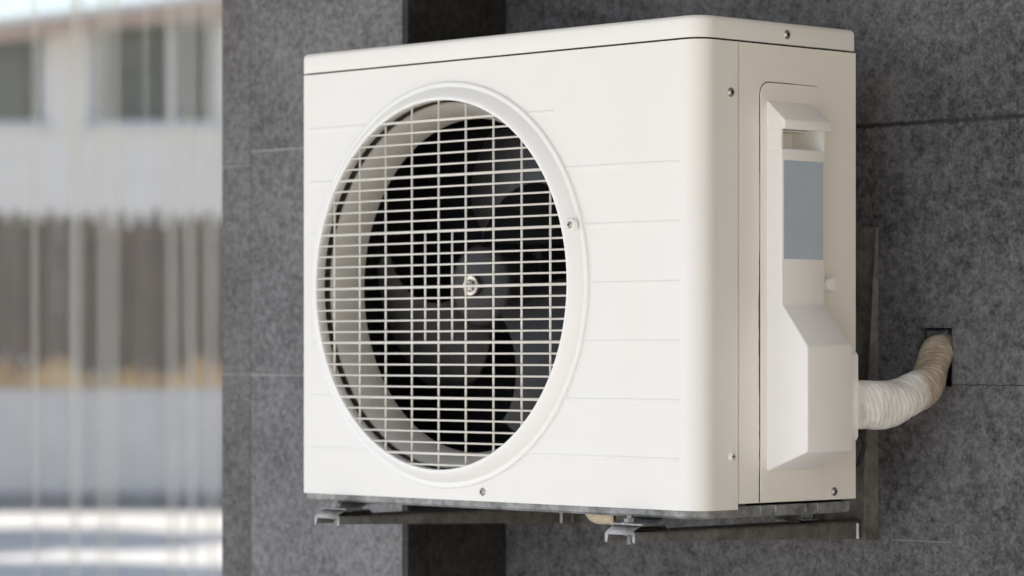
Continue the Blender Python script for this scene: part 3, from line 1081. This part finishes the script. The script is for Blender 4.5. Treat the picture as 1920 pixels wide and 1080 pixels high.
# ------------------------------------------------------------------ taped pipe bundle
def build_pipe():
    ctrl = [((0.846, 0.2540), -0.0690, 0.0335), ((0.852, 0.272), -0.0690, 0.0338), ((0.858, 0.300), -0.0675, 0.0322),
            ((0.861, 0.330), -0.0630, 0.0300), ((0.862, 0.366), -0.0510, 0.0272), ((0.861, 0.392), -0.0350, 0.0250),
            ((0.857, 0.408), -0.0160, 0.0235), ((0.851, 0.424), 0.0010, 0.0222), ((0.848, 0.450), 0.0070, 0.0215), ((0.846, 0.520), 0.0080, 0.021)]
    P = [Vector((a[0], a[1], H0+z)) for a, z, r in ctrl]
    Rd = [r for a, z, r in ctrl]
    pts, rad = [], []
    N = 22
    for i in range(len(P)-1):
        p0, p1, p2, p3 = P[max(i-1, 0)], P[i], P[i+1], P[min(i+2, len(P)-1)]
        for k in range(N):
            t = k/N
            pts.append(0.5*((2*p1)+(-p0+p2)*t+(2*p0-5*p1+4*p2-p3)*t*t+(-p0+3*p1-3*p2+p3)*t**3))
            rad.append(Rd[i]*(1-t)+Rd[i+1]*t)
    random.seed(11)
    L = 0.0
    rs = []
    ph = [random.uniform(0, 6.28) for _ in range(8)]
    prev = pts[0]
    for p, r in zip(pts, rad):
        L += (p-prev).length; prev = p
        def fr(a, L=L, r=r):
            # overlapping tape turns: a helical saw-tooth, plus wrinkles and lumps
            u = L/0.026 + 0.35*math.sin(L*41+ph[6]) + a/(2*math.pi) + 0.16*math.sin(2*a+ph[5])
            saw = u - math.floor(u)
            step = (1-saw)*0.0008 - 0.0006*math.exp(-((saw)/0.05)**2)
            wr = 0.0002*math.sin(L*520+3*math.sin(a*2+ph[0])+ph[1])*(0.4+0.6*math.sin(a+L*30)**2) + 0.0002*math.sin(L*910+5*a+ph[2])
            lump = 0.0013*math.sin(3*a+L*60+ph[3]) + 0.0008*math.sin(2*a-L*95+ph[4])
            return r + step + wr + lump - 0.0008
        rs.append(fr)
    bm = new_bm()
    bm_tube(bm, pts, rs, 56)
    bmesh.ops.recalc_face_normals(bm, faces=bm.faces[:])
    o = sharp(obj('pipe_bundle', bm, mat_tape(), None, True), 50)
    tag(o, 'pipe bundle wrapped in stained white tape bending into the wall hole', 'pipe')
build_pipe()

# thin dark control cable behind the unit
bm = new_bm()
pts = [(0.785, D+0.0, H0-0.085), (0.79, D+0.02, H0-0.10), (0.796, D+0.024, H0-0.125), (0.79, D+0.018, H0-0.15), (0.78, D+0.0, H0-0.163)]
bm_tube(bm, pts, 0.0032, 8)
tag(obj('cable', bm, M['rubber'], None, True), 'short dark cable looped behind the lower right corner of the unit', 'cable')

# ------------------------------------------------------------------ background (local frame: u right, d away from the camera)
CAM = Vector((3.6524, -3.0793, 0))
RT = Vector((math.cos(YAW), math.sin(YAW), 0))
FW = Vector((-math.sin(YAW), math.cos(YAW), 0))
def at(u, d, z=0.0):
    return CAM + RT*u + FW*d + Vector((0, 0, z))
def yard(name, label, cat, u, d, group=None):
    return thing(name, label, cat, at(u, d), YAW, group)
def yobj(name, bm, mat, parent):
    """mesh given in the thing's own rotated frame"""
    me = bpy.data.meshes.new(name)
    bm.normal_update(); bm.to_mesh(me); bm.free()
    o = bpy.data.objects.new(name, me); COL.objects.link(o)
    if mat: me.materials.append(mat)
    o.parent = parent
    return o

M['grey_render'] = mat_plain('grey_render', (0.46, 0.45, 0.45), 0.9, 0, 0.08, 2.5)
M['fence'] = mat_plain('fence_brown', (0.085, 0.052, 0.034), 0.6, 0, 0.35, 3)
M['frame'] = mat_plain('white_frame', (0.62, 0.62, 0.62), 0.5, 0, 0.05, 4)
M['frame_shade'] = mat_plain('frame_in_shade', (0.30, 0.29, 0.27), 0.6, 0, 0.2, 2)  # darker copy of the frame, its shading put into the colour
M['glass'] = mat_plain('window_glass', (0.075, 0.078, 0.055), 0.30, 0, 0.6, 0.9)
M['verge'] = mat_plain('verge_board', (0.42, 0.29, 0.23), 0.7, 0, 0.12, 2)
M['roof'] = mat_plain('roof_sheet', (0.62, 0.61, 0.60), 0.7, 0, 0.06, 2)

# garden wall with fence on it
DW = 29.0
def zpix(y, d): return H0 + (663.74-y)/6069.9*d
wall_top = zpix(729, DW)
g = yard('garden_wall', 'low grey rendered garden wall across the yard, under the brown fence', 'wall', 0, DW)
bm = new_bm(); bm_box(bm, -16, 9, 0, 0.25, 0.0, wall_top, 0.01, 1)
yobj('wall_body', bm, M['grey_render'], g)
bm = new_bm(); bm_box(bm, -16, 9, -0.03, 0.0, 0.0, 0.16, 0.01, 1)  # dark strip standing for the shade along the foot of the wall
yobj('wall_foot_shade', bm, mat_plain('foot_shade_render', (0.17, 0.17, 0.18), 0.9, 0, 0.2, 4), g)

f = yard('picket_fence', 'brown picket fence standing on the low grey garden wall', 'fence', 0, DW+0.12)
ft = zpix(392, DW)
bm = new_bm()
n = int(25/0.158)
for k in range(n):
    u = -16+k*0.158
    w = 0.046
    h = ft + random.uniform(-0.02, 0.02)
    bm_prism(bm, [(u-w, wall_top+0.02), (u+w, wall_top+0.02), (u+w, h-0.06), (u, h), (u-w, h-0.06)], 'Y', -0.015, 0.015)
yobj('pickets', bm, M['fence'], f)
bm = new_bm()
for z in (zpix(465, DW), zpix(690, DW)):
    bm_box(bm, -16, 9, 0.018, 0.055, z-0.035, z+0.035)
yobj('rails', bm, M['fence'], f)
bm = new_bm()
zz0, zz1 = zpix(668, DW), zpix(416, DW)
k = 0
u = -16.0
while u < 9:
    wv = random.choice((0.14, 0.18, 0.22))
    bm_box(bm, u, u+wv-0.012, 0.058, 0.075, zz0+random.uniform(-.12, .06), zz1+random.uniform(-.04, .05))
    u += wv
tb = NT('weathered_boards')
nb = tb.noise(3.2, 3, 0.6, tb.mapping((1, 1, 0.12)))
tb.col(tb.ramp(nb, [(0.32, (0.125, 0.058, 0.022)), (0.5, (0.175, 0.118, 0.045)), (0.68, (0.205, 0.175, 0.070))]))
tb.rough(0.85)
yobj('boards', bm, tb.m, f)

# leaves
def leaf_mat(name, c, c2):
    t = NT(name)
    t.tc = t.n.new("ShaderNodeTexCoord").outputs["Object"]
    n = t.noise(2.2, 4, 0.6)
    t.col(t.ramp(n, [(0.35, c), (0.65, c2)]))
    t.rough(0.6)
    return t.m
M['leaf_olive'] = leaf_mat('olive_leaves', (0.040, 0.048, 0.022), (0.105, 0.115, 0.055))
M['leaf_green'] = leaf_mat('green_leaves', (0.05, 0.085, 0.022), (0.13, 0.18, 0.05))
M['grass_dry'] = leaf_mat('dry_grass', (0.46, 0.27, 0.10), (0.74, 0.52, 0.26))
M['bark'] = mat_plain('bark', (0.10, 0.075, 0.055), 0.9, 0, 0.3, 8)

def leaf_cloud(bm, c, rad, n, size, seed):
    rg = random.Random(seed)
    blobs = [(Vector((rg.uniform(-.7, .7)*rad[0], rg.uniform(-.6, .6)*rad[1], rg.uniform(-.75, .75)*rad[2])), rg.uniform(.25, .5)) for _ in range(14)]
    for i in range(n):
        b, s = rg.choice(blobs)
        d = Vector((rg.gauss(0, 1), rg.gauss(0, 1), rg.gauss(0, 1))).normalized() * (rg.random()**0.4)
        p = Vector(c) + b + Vector((d.x*rad[0]*s, d.y*rad[1]*s, d.z*rad[2]*s))
        a = Vector((rg.gauss(0, 1), rg.gauss(0, 1), rg.gauss(0, 1))).normalized()
        t = a.orthogonal().normalized()
        q = a.cross(t)
        l, w = size*rg.uniform(.6, 1.3), size*rg.uniform(.25, .5)
        bm.faces.new([bm.verts.new(p+t*l), bm.verts.new(p+q*w), bm.verts.new(p-t*l), bm.verts.new(p-q*w)])

def bush(u, d, h, wd, label, mat, seed, group='bushes behind the fence'):
    b = yard('bush', label, 'bush', u, d, group)
    bm = new_bm()
    leaf_cloud(bm, (0, 0, h*0.55), (wd, 0.55, h*0.48), 1500, 0.075, seed)
    yobj('foliage', bm, mat, b)
    bm = new_bm()
    rg = random.Random(seed)
    for k in range(6):
        x = rg.uniform(-.3, .3)*wd
        bm_tube(bm, [(x*0.4, 0, 0), (x, rg.uniform(-.15, .15), h*0.35), (x*1.6, rg.uniform(-.25, .25), h*0.8)], [0.025, 0.018, 0.008], 6)
    yobj('stems', bm, M['bark'], b)
bush(-4.75, 30.2, 2.45, 0.75, 'yellow green bush behind the fence at the left edge of the view', M['leaf_green'], 21)
bush(-3.85, 30.4, 2.25, 0.65, 'olive bush behind the fence, second from the left', M['leaf_olive'], 22)
bush(-3.05, 30.3, 2.15, 0.60, 'dark olive bush behind the fence, nearest the tiled pillar', M['leaf_olive'], 23)

bm = new_bm()
rg = random.Random(5)
for k in range(2600):
    u = rg.uniform(-9, 4); d = DW+0.02+rg.random()*0.10
    clump = 0.5+0.5*math.sin(u*7.3)*math.sin(u*3.1+1)
    h = (0.12+0.25*clump)*rg.uniform(.5, 1.1)
    p = at(u, d, wall_top)
    lean = RT*rg.uniform(-.08, .08)*h*3 + FW*rg.uniform(-.05, .05)
    w = RT*0.012
    bm.faces.new([bm.verts.new(p-w), bm.verts.new(p+w), bm.verts.new(p+lean+Vector((0, 0, h)))])
go = obj('dry_grass', bm, M['grass_dry'])
tag(go, 'tufts of dry straw coloured grass along the foot of the fence', 'grass', None, 'stuff')

# house
DH = 36.0
hs = yard('house', 'white plastered house beyond the fence with dark windows and a reddish verge board', 'house', 0, DH)
def U(x, d): return (x-960)/6069.9*d
zs0, zs1 = zpix(236, DH), 5.7
u_l1 = U(90, DH)
u_r0, u_r1 = U(163, DH), U(412, DH)
# facade with two window openings
bm = new_bm()
us = [-14.0, U(-70, DH), u_l1, u_r0, u_r1, 6.0]
def slope(u): return zpix(62, DH) + (u-U(0, DH))*0.118
def quadbox(u0, u1, z0, z1a, z1b):
    bm_prism(bm, [(u0, z0), (u1, z0), (u1, z1b), (u0, z1a)], 'Y', 0, 0.3)
ztop = zpix(75, DH)
def ftop(u): return slope(u)-0.02
quadbox(us[0], us[1], 0, ftop(us[0]), ftop(us[1]))
quadbox(us[1], us[2], 0, zs0, zs0)
quadbox(us[2], us[3], 0, ftop(us[2]), ftop(us[3]))
quadbox(us[3], us[4], 0, zs0, zs0)
quadbox(us[4], us[5], 0, ftop(us[4]), ftop(us[5]))
yobj('facade', bm, M['plaster'], hs)
bm = new_bm(); bm_box(bm, -14, 6, 0.31, 8.0, 0, 3.2)
yobj('rear_block', bm, M['plaster'], hs)
for (ua, ub, right_win) in ((us[1], us[2], False), (us[3], us[4], True)):
    za, zb = zs0, min(ftop(ua), ftop(ub))-0.01
    bm = new_bm()
    fw_ = 0.075
    bm_box(bm, ua, ua+fw_, 0.05, 0.14, za+0.001, zb)
    bm_box(bm, ub-fw_*1.2, ub, 0.05, 0.14, za+0.001, zb)
    bm_box(bm, ua+fw_, ub-fw_*1.2, 0.05, 0.14, za+0.001, za+0.06)
    wv = yobj('window', bm, M['frame'], hs)
    bm = new_bm(); bm_box(bm, ua+fw_, ub-fw_, 0.11, 0.125, za+0.05, zb)
    yobj('pane', bm, M['glass'], wv)
    bm = new_bm(); bm_box(bm, ua-0.06, ub+0.05, -0.07, 0.02, za-0.05, za-0.002, 0.006, 1)
    yobj('sill', bm, M['frame'], wv)
    if right_win:
        bm = new_bm()
        bm_box(bm, ua+fw_+0.002, ua+fw_+0.13, 0.055, 0.105, za+0.06, zb)
        yobj('shaded_jamb', bm, M['frame_shade'], wv)  # left strip of the frame drawn in its shade colour
        bm = new_bm()
        bm_box(bm, U(318, DH), U(330, DH), 0.055, 0.108, za+0.06, zb)
        yobj('mullion', bm, M['frame'], wv)
# curtain seen in the lower part of the glass
bm = new_bm()
A0, A1 = -14.5, 6.5
bm_prism(bm, [(A0, slope(A0)-0.14), (A1, slope(A1)-0.14), (A1, slope(A1)+0.03), (A0, slope(A0)+0.03)], 'Y', -0.42, -0.36)
yobj('verge_board', bm, M['verge'], hs)
bm = new_bm()
bm_prism(bm, [(A0, slope(A0)+0.035), (A1, slope(A1)+0.035), (A1, slope(A1)+0.11), (A0, slope(A0)+0.11)], 'Y', -0.46, 8.3)
yobj('roof', bm, M['roof'], hs)
bm = new_bm()
bm_prism(bm, [(A0, slope(A0)-0.012), (A1, slope(A1)-0.012), (A1, slope(A1)+0.03), (A0, slope(A0)+0.03)], 'Y', -0.355, 8.0)
yobj('soffit', bm, M['plaster'], hs)

# ------------------------------------------------------------------ clear plastic curtain hung from the porch ceiling
def build_curtain():
    m = bpy.data.materials.new('clear_plastic'); m.use_nodes = True
    nt = m.node_tree; nn = nt.nodes; ll = nt.links
    out = nn["Material Output"]
    b = nn["Principled BSDF"]
    b.inputs["Base Color"].default_value = (0.84, 0.83, 0.78, 1)
    b.inputs["Roughness"].default_value = 0.30
    tr = nn.new("ShaderNodeBsdfTransparent"); tr.inputs[0].default_value = (0.97, 0.965, 0.95, 1)
    tl = nn.new("ShaderNodeBsdfTranslucent"); tl.inputs[0].default_value = (0.88, 0.86, 0.80, 1)
    m1 = nn.new("ShaderNodeMixShader"); m1.inputs[0].default_value = 0.55
    ll.new(b.outputs[0], m1.inputs[1]); ll.new(tl.outputs[0], m1.inputs[2])
    m2 = nn.new("ShaderNodeMixShader")
    # milky film: the longer the path through it, the more it hides
    geo = nn.new("ShaderNodeNewGeometry")
    dot = nn.new("ShaderNodeVectorMath"); dot.operation = 'DOT_PRODUCT'
    ll.new(geo.outputs["Normal"], dot.inputs[0]); ll.new(geo.outputs["Incoming"], dot.inputs[1])
    def mt(op, a, b_=None):
        x = nn.new("ShaderNodeMath"); x.operation = op
        for k, v in enumerate((a, b_)):
            if v is None: continue
            if isinstance(v, (int, float)): x.inputs[k].default_value = v
            else: ll.new(v, x.inputs[k])
        return x.outputs[0]
    ab = mt('MAXIMUM', mt('ABSOLUTE', dot.outputs["Value"]), 0.52)
    alpha = mt('SUBTRACT', 1.0, mt('POWER', 0.925, mt('DIVIDE', 1.0, ab)))
    ll.new(alpha, m2.inputs[0])
    ll.new(tr.outputs[0], m2.inputs[1]); ll.new(m1.outputs[0], m2.inputs[2])
    ll.new(m2.outputs[0], out.inputs[0])
    Yc = 1.5
    rg = random.Random(4)
    # folds: (x of the fold, overlap width, depth)
    folds = [(-2.772, 0.075, 0.02), (-2.610, 0.060, 0.015), (-2.478, 0.170, 0.05), (-2.245, 0.125, 0.04), (-2.090, 0.130, 0.04)]
    x = -3.02
    while x > -6.5:
        folds.append((x, rg.uniform(.03, .10), rg.uniform(.02, .05))); x -= rg.uniform(.16, .30)
    x = -1.86
    while x < -0.85:
        folds.append((x, rg.uniform(.03, .09), rg.uniform(.02, .05))); x += rg.uniform(.16, .28)
    folds.sort()
    nz_ = 24
    bm = new_bm()
    rows = []
    z0, z1 = 0.04, 2.752
    VX = Vector((RT.x, RT.y, 0)); VD = Vector((FW.x, FW.y, 0))
    ks = 22
    for j in range(nz_+1):
        t = j/nz_
        z = z0+(z1-z0)*t
        pts = [Vector((-6.9, Yc, z))]
        for i, (fx, w, dp) in enumerate(folds):
            ww = w*(0.72+0.28*t+0.10*math.sin(i*2.1+t*3.0))
            c = Vector((fx + 0.020*math.sin(i*1.7+t*1.6)*(1-t), Yc, z))
            for k in range(ks+1):
                q = k/ks
                # an S-shaped tuck: runs right, turns back, runs right again
                u = ww*1.35*(q-0.5) + ww*0.62*math.sin(2*math.pi*q)*1.05
                d = dp*0.5*math.cos(math.pi*q)*(-1) + dp*0.35*math.sin(math.pi*q*2)*0.3
                pts.append(c + Vector((1, 0, 0))*u + Vector((0, 1, 0))*d)
        pts.append(Vector((-0.60, Yc, z)))
        rows.append([bm.verts.new(p) for p in pts])
    for a, b_ in zip(rows, rows[1:]):
        for i in range(len(a)-1):
            bm.faces.new((a[i], a[i+1], b_[i+1], b_[i])).smooth = True
    o = obj('plastic_curtain', bm, m)
    tag(o, 'clear plastic curtain with pale vertical folds hanging left of the tiled pillar', 'curtain')
build_curtain()

# ------------------------------------------------------------------ shade tree out in the yard, left of the view
def tree(u, d, h, seed, label):
    tr = yard('shade_tree', label, 'tree', u, d)
    rg = random.Random(seed)
    bm = new_bm()
    bm_tube(bm, [(0, 0, 0), (0.05, 0.03, h*0.3), (0.0, 0.0, h*0.6), (0.05, 0, h*0.85)], [0.20, 0.15, 0.10, 0.03], 10)
    for k in range(7):
        a = k*0.9; z = h*rg.uniform(.35, .6)
        bm_tube(bm, [(0, 0, z), (math.cos(a)*h*.14, math.sin(a)*h*.14, z+h*.12), (math.cos(a)*h*.26, math.sin(a)*h*.26, z+h*.2)], [0.07, 0.05, 0.02], 7)
    yobj('trunk', bm, M['bark'], tr)
    bm = new_bm()
    leaf_cloud(bm, (0, 0, h*0.68), (h*.36, h*.33, h*.30), 8500, 0.15, seed)
    yobj('crown', bm, M['leaf_olive'], tr)
tree(-6.3, 24.9, 5.0, 31, 'leafy shade tree in the yard beyond the left edge of the view')
tree(-5.9, 20.9, 5.2, 35, 'nearer shade tree in the yard beyond the left edge of the view')
